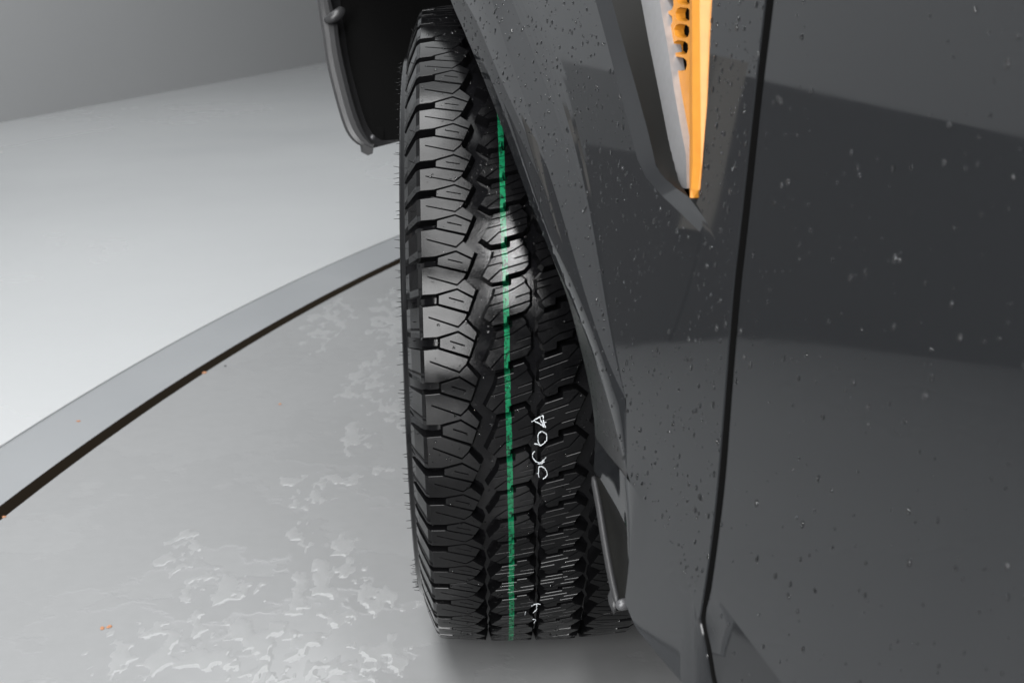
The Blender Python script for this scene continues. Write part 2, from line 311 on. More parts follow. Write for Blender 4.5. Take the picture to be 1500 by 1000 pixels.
lb = MB()
lt = Vector((.03, .12, 0))
def wall_piece(a, b, h, mi, z0=-.02):
    lb.add([Vector((*p, 0)) + q + Vector((0, 0, z)) for z in (z0, h) for p, q in ((a, Vector()), (b, Vector()), (b, lt), (a, lt))], [(0, 1, 5, 4), (1, 2, 6, 5), (2, 3, 7, 6), (3, 0, 4, 7), (4, 5, 6, 7), (3, 2, 1, 0)], mi)
wall_piece((-1.62, 1.93), (-2.22, 1.81), .50, 0); wall_piece((-2.22, 1.80), (-2.33, 1.778), .83, 1, .30); wall_piece((-2.22, 1.84), (-2.33, 1.82), .79, 0); wall_piece((-2.33, 1.81), (-5.2, 1.25), .79, 0)
low_wall = lb.build('low_wall', [M['low'], M['post']], None, smooth=False); low_wall['kind'] = 'structure'

# ------------------------------------------------------------------ the car
car = bpy.data.objects.new('car', None); COL.objects.link(car); car.rotation_euler = (0, 0, math.radians(16))
tag(car, 'dark grey car with a steered black front tyre and amber fender vent, beaded with water', 'car')
KT = 0.12
def X(z, do=0.0): return -(0.12 + do - KT * (z - 0.72) + .24 * max(0, .62 - z) ** 2)
def P(s, z, do=0.0): return [X(z, do), s, z]

def inside(p, poly):
    r = False; n_ = len(poly)
    for i in range(n_):
        (x0, y0), (x1, y1) = poly[i], poly[(i + 1) % n_]
        if (y0 > p[1]) != (y1 > p[1]) and p[0] < (x1 - x0) * (p[1] - y0) / (y1 - y0) + x0: r = not r
    return r
def cdt_panel(outline, holes, xf, step=0.02, lines=()):
    """triangulated panel in the (y, z) plane; outline points keep their own x, inner ones take xf(y, z)"""
    rings = [outline] + list(holes); v2 = []; ed = []; xs = {}
    for rg in rings:
        k = len(v2)
        for q in rg: v2.append(Vector((q[1], q[2])))
        ed += [(k + i, k + (i + 1) % len(rg)) for i in range(len(rg))]
    for ln in lines:
        k = len(v2)
        for q in ln: v2.append(Vector((q[1], q[2])))
        ed += [(k + i, k + i + 1) for i in range(len(ln) - 1)]
    allp = [q for rg in rings for q in rg] + [q for ln in lines for q in ln]
    ys = [q[1] for q in outline]; zs = [q[2] for q in outline]; o2 = [(q[1], q[2]) for q in outline]; h2 = [[(q[1], q[2]) for q in h] for h in holes]
    y = min(ys) + step / 2; row = 0
    while y < max(ys):
        z = min(zs) + step / 2 + (row % 2) * step / 2
        while z < max(zs):
            if inside((y, z), o2) and not any(inside((y, z), h) for h in h2):
                if min((a - y) ** 2 + (b - z) ** 2 for a, b in ((q[1], q[2]) for q in allp)) > (step * 0.45) ** 2: v2.append(Vector((y, z)))
            z += step
        y += step * 0.87; row += 1
    nv, ne, nf, ov, oe, of = delaunay_2d_cdt(v2, ed, [], 0, 1e-6)
    verts = []
    for p, src in zip(nv, ov):
        src = [i for i in src if i < len(allp)]
        verts.append((allp[src[0]][0] if src else xf(p.x, p.y), p.x, p.y))
    faces = []
    for q in nf:
        cxy = (sum(nv[i].x for i in q) / 3, sum(nv[i].y for i in q) / 3)
        if inside(cxy, o2) and not any(inside(cxy, h) for h in h2):
            a, b_, c_ = (Vector(verts[i]) for i in q)
            faces.append(tuple(q) if (b_ - a).cross(c_ - a).x < 0 else tuple(q)[::-1])
    return verts, faces
def lin(pl):
    pts = sorted((q[1], q[2]) for q in pl)
    def f(y):
        if y <= pts[0][0]: return pts[0][1]
        for (a, b), (c_, d) in zip(pts, pts[1:]):
            if y <= c_: return b + (d - b) * (y - a) / max(c_ - a, 1e-9)
        return pts[-1][1]
    return f

# --- fender
fen = MB()
ARCH_EXT = [P(.60, .80, .011), P(.55, .845, .011), P(.45, .885, .011), P(.30, .915, .011), P(.14, .91, .011), P(0, .878, .011), P(-.08, .838, .011)]
FIN_EXT = [P(.70, .80, .011), P(.65, .89, .011), P(.53, .95, .011), P(.33, .99, .011), P(.08, .985, .011), P(-.10, .935, .011), P(-.22, .862, .011)]
FOUT_EXT = [P(.715, .80, .003), P(.665, .90, .003), P(.54, .965, .003), P(.335, 1.005, .003), P(.07, 1.0, .003), P(-.115, .947, .003), P(-.235, .867, .003)]
NL = 70
arch = smooth_line(ARCH_EXT + ARCH_UP, NL)
lo_l = smooth_line(WEDGE_TOP, 24)
fl_left = arch + lo_l[1:]
fin = smooth_line(FIN_EXT + FLARE_IN, NL + 10)
fin_full = fin + [Vector(q) for q in FLARE_TAIL] + [Vector(WEDGE_TOP[-1])]
NR = 90
def match(a, b, n_):                                     # pair two lines by arc length
    return resample(a, n_), resample(b, n_)
A_, B_ = match(fl_left, fin_full, NR)
# slightly crowned flare face
g_rows = 5; vv = []; ff = []
for j in range(g_rows + 1):
    t = j / g_rows
    for p, q in zip(A_, B_):
        r_ = p.lerp(q, t); r_.x -= 0.0035 * 4 * t * (1 - t) * min(1, (q - p).length / 0.08); vv.append(r_)
for j in range(g_rows):
    for i in range(NR - 1): ff.append((j * NR + i, j * NR + i + 1, (j + 1) * NR + i + 1, (j + 1) * NR + i))
fen.add(vv, ff)
fout = smooth_line(FOUT_EXT + FLARE_OUT, NL + 10)
fen.loft(fin, fout, 3)
fout2 = []
for i, p in enumerate(fout):
    d = (fout[min(i + 1, len(fout) - 1)] - fout[max(i - 1, 0)]); nrm = Vector((0, d.z, -d.y)).normalized()
    if nrm.dot(Vector((0, -1, .6))) < 0: nrm = -nrm
    k = .032 * min(1, (len(fout) - 1 - i) / 14); q = p + nrm * k; q.x = X(q.z); fout2.append(q)
fr = []
for j in range(6):
    u_ = j / 5
    row = []
    for p, q in zip(fout, fout2):
        w_ = p.lerp(q, u_); w_.x = X(w_.z) + (p.x - X(p.z)) * (1 - u_) ** 2; row.append(w_)
    fr.append(row)
for a_, b_ in zip(fr, fr[1:]): fen.loft(a_, b_, 1)
wl_, wt_ = resample(smooth_line(ARCH_LOW, 20) + [Vector(CREASE[1]), Vector(CREASE[2])], 40), resample(lo_l, 40)
fen.loft(wl_, wt_, 3, 1)
# folded hem along the arch, returning into the wheel well
hem = arch + smooth_line(ARCH_LOW, 20)[1:]
h1 = [p + Vector((0.004, (0.004 if p.y < 0.1 else -0.004), -0.003)) for p in hem]
h2 = [p + Vector((0.030, (0.006 if p.y < 0.1 else -0.006), -0.004)) for p in hem]
fen.loft(h1, hem, 1); fen.loft(h2, h1, 1)
# main face, with the vent cut out of it
gapf = [Vector(P(-.80, 1.02))] + smooth_line(GAP_F[:12], 60)
crease = smooth_line(CREASE, 30)
vent_out = [Vector(q) for q in VENT_OUT]
fo_rev = fout2[::-1]
outline = [Vector(WEDGE_TOP[-1])] + [Vector(q) for q in FLARE_TAIL[::-1]] + fo_rev + \
          [Vector(P(.86, .80)), Vector(P(.86, 1.03)), Vector(P(.4, 1.04)), Vector(P(-.2, 1.035))] + gapf + [p for p in crease[::-1] if p.y < WEDGE_TOP[-1][1] - .004]
def main_x(y, z): return X(z)
v, f = cdt_panel(outline, [vent_out], main_x, 0.017)
fen.add(v, f)
# lower face, tucking in towards the sill
ca = resample(crease, 40); le = resample(LOW_EDGE, 40); le[-1] = Vector(GAP_F[-1])
f2v = []; f2f = []
for j in range(9):
    for p, q in zip(ca, le):
        u_ = j / 8; r_ = p.lerp(q, u_); r_.x = X(r_.z) + (p.x - X(p.z)) * (1 - u_) + (q.x - X(q.z)) * u_; f2v.append(r_)
for j in range(8):
    for i in range(39): f2f.append((j * 40 + i, j * 40 + i + 1, (j + 1) * 40 + i + 1, (j + 1) * 40 + i))
fen.add(f2v, f2f)
low_in = [p + Vector((0.03, 0.004, -0.004)) for p in le]
fen.loft(le, low_in, 1, 2)
# rolled edge along the door gap
ge = smooth_line(GAP_F[:12], 60) + smooth_line(GAP_F[11:], 16)[1:]
e1 = [p + Vector((0.0012, -0.0007, 0)) for p in ge]; e2 = [p + Vector((0.0045, -0.0012, 0)) for p in ge]; e3 = [p + Vector((0.03, 0.004, 0)) for p in ge]
e1 = [p + Vector((.0008, -.0007, 0)) for p in ge]; fen.loft(ge, e1, 1); fen.loft(e1, e3, 1, 2)
fender = fen.build('fender', [M['paint'], M['wedge'], M['liner']], car)

# --- chamfered bezel and the vent in it
vb = MB()
vo = [Vector(q) for q in VENT_OUT]; vi = [Vector(q) for q in VENT_IN]
oa = resample(vo[:9], 40); ia = resample(vi[:9], 40)
vb.loft(oa, ia, 2, 0)
vb.loft([vo[8], vo[9], vo[10], vo[11]], [vi[8], vi[9], vo[13], vo[12]], 2, 0)
vb.add([vi[9], vo[13], vo[14], vo[14] + Vector((.012, 0, 0))], [(0, 3, 2, 1)], 0)
vd = [Vector(q) for q in VENT_DEEP]
da = resample(vd, 40); ib = resample(vi, 40)
vb.loft(ib, da, 2, 1)
# floor of the recess behind the grille and its rear wall
back = [q + Vector((.022, 0, 0)) for q in da]
rear = resample([vo[-1], vo[-3], vo[-5], vo[-7], vo[14]], 40)
rear_in = [q + Vector((.05, .0, 0)) for q in rear]
vb.loft(back, rear_in, 1, 2); vb.loft(rear_in, rear, 2, 1); vb.loft(da, back, 1, 2)
vent = vb.build('fender_vent', [M['paint'], M['recess'], M['liner']], car)
vent['label'] = 'tapering recessed vent with bevelled grey surround'
# satin strip
st = MB(); sr = resample([Vector(q) for q in STRIP_R], 40)
top_l = [p + Vector((-.004, 0, 0)) for p in da]; top_r = [p + Vector((-.002, 0, 0)) for p in sr]
st.loft(top_l, top_r, 3); st.loft(top_r, [p + Vector((.012, .002, 0)) for p in top_r], 1); st.loft([p + Vector((.006, 0, 0)) for p in top_l], top_l, 1)
st.build('trim_strip', M['trim'], vent)
# perforated grille plate: hexagon cells left open
bl_ = [Vector(q) for q in BAR]; br_ = [Vector(q) for q in BAR_R]
def plate_pt(p, dx=0.0): return Vector((X(p[2], -.030) + dx, p[1], p[2]))
barL = [plate_pt(q) + Vector((0, .045, 0)) for q in resample(bl_, 30)]
pl = [plate_pt(q) + Vector((0, .030, 0)) for q in resample(STRIP_R, 30)]
pr = [plate_pt((0, q.y - .012, q.z)) for q in resample(bl_, 30)]
outline2 = pl + pr[::-1]
cells = []
hy = .0205; hz = .0125
hy0, hz0 = HOLES[5][1], HOLES[5][2]; dzh = (HOLES[2][2] - HOLES[5][2]) / 3
o2_ = [(a.y, a.z) for a in outline2]
for r_i in range(0, 10):
    for c_i in range(-1, 4):
        cy_ = hy0 + c_i * .0335 + .0012 * r_i; cz_ = hz0 + dzh * (r_i + (.5 if c_i % 2 else 0))
        hexa = [plate_pt((0, cy_ + .0140 * math.copysign(abs(math.cos(t_)) ** .7, math.cos(t_)), cz_ + .0052 * math.copysign(abs(math.sin(t_)) ** .7, math.sin(t_)))) for t_ in (2 * math.pi * k / 10 for k in range(10))]
        if all(inside((q.y, q.z), o2_) for q in hexa): cells.append(hexa)
gp = MB(); v, f = cdt_panel(outline2, cells, lambda y, z: X(z, -.030), .01)
gp.add(v, f)
for h in cells: gp.loft(h + [h[0]], [q + Vector((.008, 0, 0)) for q in h + [h[0]]], 1)
gp.loft([q + Vector((.0095, 0, 0)) for q in pl], [q + Vector((.0095, 0, 0)) for q in pr], 1, 1)  # added black sheet standing in for the shade inside the openings
gp.build('grille', [M['gold'], M['liner']], vent, smooth=False)
# raised amber bar with a bevelled tip
bb = MB(); L_ = resample(bl_, 30); R_ = resample(br_, 30)
ridge = [(a.lerp(b, .5)) + Vector((-.002, 0, 0)) for a, b in zip(L_, R_)]
inn = [p + Vector((.030, -.006, 0)) for p in L_]
bb.loft(inn, L_, 2); bb.loft(L_, ridge, 1); bb.loft(ridge, R_, 1); bb.loft(R_, [p + Vector((.03, -.012, 0)) for p in R_], 2)
bb.build('vent_bar', M['gold'], vent, smooth=False)

# --- door
dcr = [Vector(q) for q in DOOR_CREASE] + [Vector(P(-1.95, .345))]
zc = lin(dcr)
def door_x(y, z):
    k = zc(y) - z
    return X(z, -.06 * k if k > 0 else -.02 * max(0, z - .75) ** 2)
gd = smooth_line(GAP_D[:11], 55); gl = smooth_line(GAP_D[10:], 22)
dtop = [Vector(P(-1.95, .345)), Vector(P(-1.95, 1.02)), Vector((door_x(-.85, 1.02), -.85, 1.02))]
dm = MB()
cr_l = resample(dcr, 60)
v, f = cdt_panel(gd + cr_l[1:-1] + dtop, [], door_x, 0.022); dm.add(v, f)
low = resample([gl[-1]] + [Vector((door_x(y, .285 if y < -.9 else .29), y, .285 if y < -.9 else .29)) for y in (-.9, -1.1, -1.4, -1.95)], 60)
left = gl
q_ = MB()
v, f = cdt_panel(gl + low[1:] + cr_l[::-1][:-1], [], door_x, 0.022); dm.add(v, f)
ge = gd + gl[1:]
e1 = [p + Vector((0.0012, 0.0007, 0)) for p in ge]; e2 = [p + Vector((0.0045, 0.0012, 0)) for p in ge]; e3 = [p + Vector((0.03, -0.004, 0)) for p in ge]
dm.loft(e3, ge, 1, 1)
door = dm.build('door', [M['paint'], M['liner']], car)
# black rubber seal deep in the door gap
sl = MB(); mid = [a.lerp(b, .5) + Vector((.034, 0, 0)) for a, b in zip(resample(GAP_F, 40), resample(GAP_D, 40))]
sl.loft([p + Vector((0, .02, 0)) for p in mid], [p + Vector((0, -.02, 0)) for p in mid], 1)
sl.build('door_seal', M['liner'], car)

# --- front bumper corner: rear-facing lip and its outer skin
bp = MB()
lo = smooth_line(LIP_OUT, 40); li = smooth_line(LIP_IN, 40)
rows = []
for t, dy in ((0, .004), (.12, -.001), (.35, -.004), (.65, -.004), (.9, -.001), (1, .004)):
    rows.append([a.lerp(b, t) + Vector((0, dy, 0)) for a, b in zip(lo, li)])
for a, b in zip(rows, rows[1:]): bp.loft(a, b, 1)
skin = [p + Vector((.10, .10, .0)) for p in lo]; inner = [p + Vector((.004, .05, .004)) for p in li]
bp.loft(skin, rows[0], 3); bp.loft(rows[-1], inner, 1)
bumper = bp.build('bumper_corner', M['lip'], car)
kb = MB()
kc = Vector(LIP_IN[1]).lerp(Vector(LIP_OUT[2]), .45)
pts = [Vector(LIP_OUT[2]) + Vector((.006, -.004, .002)), Vector(LIP_OUT[2]).lerp(Vector(LIP_IN[2]), .55) + Vector((0, -.010, .004)), Vector(LIP_IN[2]) + Vector((.002, -.008, .013)), Vector(LIP_IN[2]) + Vector((.007, .01, .012))]
kb.tube(smooth_line(pts, 12), [.004, .006, .0075, .0085, .009, .009, .009, .0085, .008, .0075, .007, .006], 10)
kb.build('bumper_fold', M['lip'], bumper)
tb = MB(); tp = [Vector(q) for q in LIP_TAB]
tb.add(tp + [p + Vector((0, .02, 0)) for p in tp], [(0, 1, 2, 3, 4), (1, 0, 5, 6), (2, 1, 6, 7), (3, 2, 7, 8), (4, 3, 8, 9), (0, 4, 9, 5), (9, 8, 7, 6, 5)])
tb.build('lip_tab', M['plastic'], bumper, smooth=False)
sc = MB(); c0 = Vector(LIP_IN[8]) + Vector((.003, -.002, .006))
sc.tube([c0 + Vector((0, .004, 0)), c0 + Vector((0, -.001, 0)), c0 + Vector((0, -.0025, 0))], [.0042, .004, .0026], 10)
sc.build('clip_head', M['steel'], bumper)

# --- wheel arch liner: curved shell with a closed inner wall
ln = MB()
edge = [Vector(q) for q in LINER_EDGE[::-1]]
prof = [(.552, .545), (.566, .60), (.60, .68), (.63, .76), (.60, .86), (.50, .93), (.33, .985), (.12, .99), (-.08, .955), (-.25, .885), (-.40, .78), (-.50, .66), (-.545, .52), (-.555, .40), (-.55, .28)]
prof = smooth_line([Vector((0, a, b)) for a, b in prof], 60)
ln.loft([Vector((-.058, p.y, p.z)) for p in prof], [Vector((.46, p.y, p.z)) for p in prof], 6)
v = [Vector((.46, p.y, p.z)) for p in prof]
ln.add(v, [tuple(range(len(v)))])
# black sheet: liner's front flap plus the cavity's shade, between bumper lip and tyre
fl = [Vector(q) for q in LINER_LOW]
cv = [Vector(q) for q in CAVITY]; ln.add(cv, [tuple(range(len(cv)))])
liner = ln.build('wheel_arch_liner', M['liner'], car)

# --- splash guard behind the wheel
gs = MB()
strip = smooth_line(GUARD_STRIP, 20)
gs.tube([p + Vector((0, -.003, 0)) for p in strip], [.0022] + [.0032] * 18 + [.002], 8)
guard = gs.build('splash_guard', M['plastic'], car)
gq = MB(); gpn = [Vector(q) for q in GUARD_PANEL]
mid = sum(gpn, Vector()) / len(gpn) + Vector((.006, 0, 0))
gq.add(gpn + [mid], [(i, (i + 1) % len(gpn), len(gpn)) for i in range(len(gpn))])
gq.build('guard_web', M['recess'], guard)
cl = MB(); cp = [Vector(q) for q in CLIP]; cm = sum(cp, Vector()) / len(cp) + Vector((-.004, -.003, 0))
cl.add(cp + [cm] + [p + Vector((.003, .004, 0)) for p in cp], [(i, (i + 1) % 6, 6) for i in range(6)] + [((i + 1) % 6, i, 7 + i, 7 + (i + 1) % 6) for i in range(6)])
cl.build('guard_clip', M['lip'], guard)
sw = MB(); s0 = Vector(SCREW)
sw.tube([s0 + Vector((.006, 0, 0)), s0, s0 + Vector((-.0035, 0, 0)), s0 + Vector((-.005, 0, 0))], [.0048, .0048, .0036, .0016], 12)
sw.build('screw', M['steel'], guard)

# --- the rest of the body above and below, as far as it shades the wheel and the floor
ub = MB()
ub.box((-.03, -2.0, .30), (1.72, -.575, .36)); ub.box((.30, .75, .52), (1.72, 1.25, .58)); ub.box((.47, -.575, .32), (1.3, .66, .38))
ub.build('underbody', M['plastic'], car, smooth=False)
bn = MB(); bn.loft([Vector(P(s_, 1.02)) for s_ in (-1.95, -1, -.2, .4, .86)], [Vector((1.8, s_, 1.10)) for s_ in (-1.95, -1, -.2, .4, .86)], 4)
bn.build('bonnet', M['paint'], car)

# ------------------------------------------------------------------ tyre
R = 0.39; KC = 0.496; ZC = 0.3885
tyre_root = None
kn = [(-i, a) for i, a in enumerate(ALPHA)]
n_rest = 40; rest = (360 - (ALPHA[0] - ALPHA[-1])) / n_rest
NP = len(ALPHA) - 1 + n_rest
def alpha(V):
    if V >= 0: return ALPHA[0] + V * rest
    i = int(-V)
    if i >= len(ALPHA) - 1: return ALPHA[-1] - (-V - (len(ALPHA) - 1)) * rest
    return ALPHA[i] + (ALPHA[i + 1] - ALPHA[i]) * (-V - i)
def T(x, a, r):
    a = math.radians(a); z = r * math.sin(a)
    return (x, -r * math.cos(a), max(z, -ZC + 0.0012))
def crown(x): return R - KC * x * x

# carcass by revolution
half = [(0, crown(0) - .0125), (.030, crown(.046) - .0125), (.064, crown(.046) - .0125), (.09, crown(.09) - .0122), (.106, crown(.106) - .011), (.112, .3695), (.118, .361), (.1235, .350), (.127, .341), (.1300, .3345),
        (.1328, .3330), (.1348, .3295), (.1342, .3262), (.1320, .3240), (.1318, .320), (.1345, .312), (.1362, .300), (.1358, .286), (.1325, .272), (.1265, .2575), (.1190, .2470), (.1120, .2405), (.1080, .2300)]
prof = [(-x, r_) for x, r_ in half[::-1]] + half[1:]
SEG = 240
v = []; f = []
for k in range(SEG):
    for x, r_ in prof: v.append(T(x, 360 * k / SEG, r_))
n_ = len(prof)
for k in range(SEG):
    for j in range(n_ - 1):
        a = k * n_ + j; b = ((k + 1) % SEG) * n_ + j
        f.append((a, a + 1, b + 1, b))
tyre = mesh('tyre', v, f, M['carcass'], car, True)
tyre.location = (0, 0, ZC); tyre.rotation_euler = (0, 0, -math.radians(16))
tyre['label'] = 'wet black all-terrain tyre with a green line round its zigzag tread'

# one pitch of the tread, millimetres across and pitches along
BIG = [[(-111, .725), (-96.3, .755), (-66.7, .532), (-69.2, .412), (-76.1, .255), (-104.7, .489), (-104.7, .473), (-76.1, .225), (-68.6, .388), (-57.5, .098), (-60.2, -.074), (-76.2, .147), (-97, .014), (-111, .004)]]
TRAP = [[(-94.5, .983), (-76.2, 1.112), (-60.6, .889), (-65.6, .578), (-94.9, .785)], [(-84, .912), (-84, .926), (-70.4, .826), (-70.4, .810)]]
RA = [[(-38.7, 1.10), (-23.1, 1.20), (-22.6, 1.343), (-12.1, 1.415), (-8.8, 1.335), (-8.9, 1.268), (-19.2, 1.115), (-26.1, 1.033), (-40.2, .941)]]
RB = [[(-40.5, .919), (-26.1, 1.011), (-19.2, 1.093), (-9.2, 1.244), (-4.1, 1.063), (-4.4, .994), (-18.5, .892), (-18.5, .878), (-4.5, .974), (-4.6, .809), (-33, .601), (-45, .326), (-51, .436), (-45.6, .687), (-30.4, .783), (-30.4, .797), (-45.1, .709)]]
RC = [[(-44.3, .308), (-33, .579), (-4.7, .787), (-4.6, .719), (-9.8, .566), (-27.5, .445), (-28, .305), (-41.1, .251)]]
HALF = [BIG, TRAP, RA, RB, RC]
def rot(rings): return [[(-2 - x, .05 - v_) for x, v_ in rg] for rg in rings]
PATTERN = [(b, False, b is BIG) for b in HALF] + [(rot(b), True, b is BIG) for b in HALF]
PM = 42.0                                               # mm along the tread per pitch, for insets
def area2(rg): return sum(a[0] * b[1] - b[0] * a[1] for a, b in zip(rg, rg[1:] + rg[:1]))
def inset(rg, d):
    n_ = len(rg); out = []
    for i in range(n_):
        a, b, c_ = rg[i - 1], rg[i], rg[(i + 1) % n_]
        e1 = Vector((b[0] - a[0], b[1] - a[1])).normalized(); e2 = Vector((c_[0] - b[0], c_[1] - b[1])).normalized()
        n1 = Vector((-e1.y, e1.x)); n2 = Vector((-e2.y, e2.x)); m_ = n1 + n2
        if m_.length < .3: m_ = n1
        m_.normalize(); k = d / max(m_.dot(n1), .45)
        out.append((b[0] + m_.x * k, b[1] + m_.y * k))
    return out
LUG = [(.111, None), (.1145, .3805), (.1185, .3705), (.1245, .3555), (.1285, .3420)]
def block_geo(rings, V0, lug, mir):
    """faces of one block; returns verts, faces, normals for the top faces"""
    mm = [[(x, v_ * PM) for x, v_ in rg] for rg in rings]
    for i, rg in enumerate(mm):
        ccw = area2(rg) > 0
        if ccw != (i == 0): mm[i] = rg[::-1]
    top = [inset(rg, .45) for rg in mm]
    tri = tessellate_polygon([[Vector((x, y, 0)) for x, y in rg] for rg in top])
    vs = []; fs = []; tops = []
    def put(p, dep):
        x = p[0] / 1000; vs.append(T(x, alpha(V0 + p[1] / PM), crown(x) - dep)); return len(vs) - 1
    idt = [[put(p, 0) for p in rg] for rg in top]
    ide = [[put(p, .0005) for p in rg] for rg in mm]
    idb = [[put(p, .0135) for p in inset(rg, -3.0)] for rg in mm]
    flat = [i for rg in idt for i in rg]; fp = [p for rg in top for p in rg]
    for a, b, c_ in tri:
        o_ = (fp[b][0] - fp[a][0]) * (fp[c_][1] - fp[a][1]) - (fp[c_][0] - fp[a][0]) * (fp[b][1] - fp[a][1])
        if abs(o_) < 1e-6: continue
        q = (flat[a], flat[b], flat[c_]) if o_ > 0 else (flat[a], flat[c_], flat[b])
        fs.append(q); tops.append(len(fs) - 1)
    for r0, r1 in ((ide, idt), (idb, ide)):
        for a, b in zip(r0, r1):
            k = len(a)
            for i in range(k): fs.append((a[i], a[(i + 1) % k], b[(i + 1) % k], b[i]))
    if lug:
        s_ = 1 if mir else -1
        va, vb_ = (.05 - .725, .05 - .004) if mir else (.004, .725)
        rows_ = []
        off = -.002 if mir else 0
        for x, r_ in LUG:
            r2 = crown(x) - .0005 if r_ is None else r_
            xx = s_ * x + (off if r_ is None else 0)
            row = []
            for k in range(4):
                vs.append(T(xx, alpha(V0 + va + (vb_ - va) * k / 3), r2)); row.append(len(vs) - 1)
            inn_ = []
            rows_.append(row)
        for a, b in zip(rows_, rows_[1:]):
            for k in range(3): fs.append((a[k], a[k + 1], b[k + 1], b[k]) if not mir else (a[k], b[k], b[k + 1], a[k + 1]))
        # end walls of the lug down to the carcass
        for k in (0, 3):
            prev = None
            for (x, r_), row in zip(LUG, rows_):
                x2, r2 = x - .004, (r_ or crown(x)) - .008
                vs.append(T(s_ * x2, alpha(V0 + va + (vb_ - va) * k / 3), r2)); j_ = len(vs) - 1
                if prev: fs.append((prev[0], prev[1], j_, row[k]))
                prev = (row[k], j_)
    return vs, fs, tops
def normals_for(vs, fs, tops):
    ts = set(tops); nl = []
    for i, q in enumerate(fs):
        if i in ts:
            for k in q:
                x, y, z = vs[k]; a = math.atan2(z, -y); s_ = 2 * KC * x
                nv = Vector((s_, -math.cos(a), math.sin(a))).normalized(); nl.append(nv)
        else:
            a, b, c_ = Vector(vs[q[0]]), Vector(vs[q[1]]), Vector(vs[q[2]]); nv = (b - a).cross(c_ - a)
            nv = nv.normalized() if nv.length > 0 else Vector((0, 0, 1))
            nl += [nv] * len(q)
    return nl
def finish(name, vs, fs, nl, par):
    me = bpy.data.meshes.new(name); me.from_pydata(vs, [], fs)
    me.polygons.foreach_set('use_smooth', [True] * len(me.polygons))
    me.normals_split_custom_set([tuple(q) for q in nl])
    return link(name, me, M['tread'], par)
VIS = range(-1, 25)
sv, sf, sn = [], [], []
for i in range(-1, NP - 1):
    for rings, mir, lug in PATTERN:
        vs, fs, tops = block_geo(rings, -i, lug, mir)
        nl = normals_for(vs, fs, tops)
        if i in VIS: finish('tread_block', vs, fs, nl, tyre)
        else:
            k = len(sv); sv += vs; sf += [tuple(q + k for q in w_) for w_ in fs]; sn += nl
finish('tread_blocks_beyond', sv, sf, sn, tyre)['kind'] = 'stuff'

# moulding whiskers along the shoulder and sidewall
hr = MB(); rnd = random.Random(3)
for k in range(300):
    a = 84 - k * 1.2 * .62 + rnd.uniform(-.25, .25)
    if a < -60: break
    for x, r_, ln_ in ((-.1336, .3287, .0065), (-.120, .366, .004)):
        if x > -.13 and k % 4: continue
        if rnd.random() < .58: continue
        p = Vector(T(x, a, r_)); d = Vector((-1, rnd.uniform(-.2, .2), rnd.uniform(-.25, .25)))
        if x > -.13: d = Vector((-.6, -math.cos(math.radians(a)) * .8, math.sin(math.radians(a)) * .8))
        d.normalize(); L0 = ln_ * rnd.uniform(.55, 1.25)
        hr.tube([p - d * .001, p + d * L0 * .5, p + d * L0], [.00042, .00036, .00022], 4)
hr.build('rubber_whiskers', M['tread'], tyre)['kind'] = 'stuff'
# white crayon characters on the middle of the tread
def stroke(b, pts, w_=.0007):
    b.tube([T(x / 1000, a, crown(x / 1000) + .0003 - dz / 1000) for x, a, dz in pts], w_, 6)
def px(x, y):                                            # local helper: (mm across, degrees round)
    return x, y
marks = [
    [[(-5.5, 1.0), (2, 2.2), (5.5, 2.6), (6.5, .2), (8.2, -1.0), (2, .2), (-4, 1.2)], [(2, 2.4), (4.5, .6), (6.2, -.6)], [(6.5, .6), (8.8, .5)]],
    [[(2, -6.3), (.2, -4.6), (.8, -2.6), (4.2, -1.6), (8, -2.4), (9, -4.2), (7, -5.6), (4, -6.4), (2, -6.3)], [(-3, -5.9), (0, -6.2), (3.5, -6.8)]],
    [[(-3, -8.6), (-5.6, -9.6), (-4.6, -11.4), (-1, -12.6), (3, -12.6), (8, -11)], [(0, -13.3), (3.5, -13.1), (6, -12.4)]],
    [[(.5, -18.8), (.2, -16.2), (1.2, -14.8), (5, -14.9), (8.6, -16.6), (8.4, -18.6), (5, -19.6)], [(-1.4, -17.4), (.4, -17.2)]],
    [[(-6.5, -39.2), (-2, -38.5), (3.4, -38.6)], [(-1, -38.6), (-1.2, -40.6), (-4.5, -42)], [(-13, -41.5), (-14, -43)], [(-5, -45), (-2, -45.2), (-3, -47)]]]
REMAP = [(-1.0, 2.6, -.5, 1.3), (-6.8, -1.6, -3.4, -1.1), (-13.3, -8.6, -6.3, -4.2), (-19.6, -14.8, -8.8, -6.8), (-47, -38.5, -44.6, -36.8)]
for grp, (a0_, a1_, b0_, b1_) in zip(marks, REMAP):
    b = MB()
    for s_ in grp:
        s_ = [(x, b0_ + (a - a0_) / (a1_ - a0_) * (b1_ - b0_)) for x, a in s_]
        q = smooth_line([Vector((x, a, 0)) for x, a in s_], 4 * len(s_)) if len(s_) > 2 else [Vector((x, a, 0)) for x, a in s_]
        q = smooth_line([Vector((p.x + random.uniform(-.35, .35), p.y + random.uniform(-.05, .05), 0)) for p in q], 5 * len(q))
        k0 = 0
        while k0 < len(q) - 2:                          # waxy, broken line
            k1 = min(len(q) - 1, k0 + random.randint(2, 9))
            stroke(b, [(p.x, p.y, random.uniform(-.1, .25)) for p in q[k0:k1 + 1]], random.uniform(.0003, .0007)); k0 = k1 + (0 if random.random() < .55 else 1)
    b.build('crayon_mark', M['chalk'], tyre)['label'] = 'white crayon character on the tread'
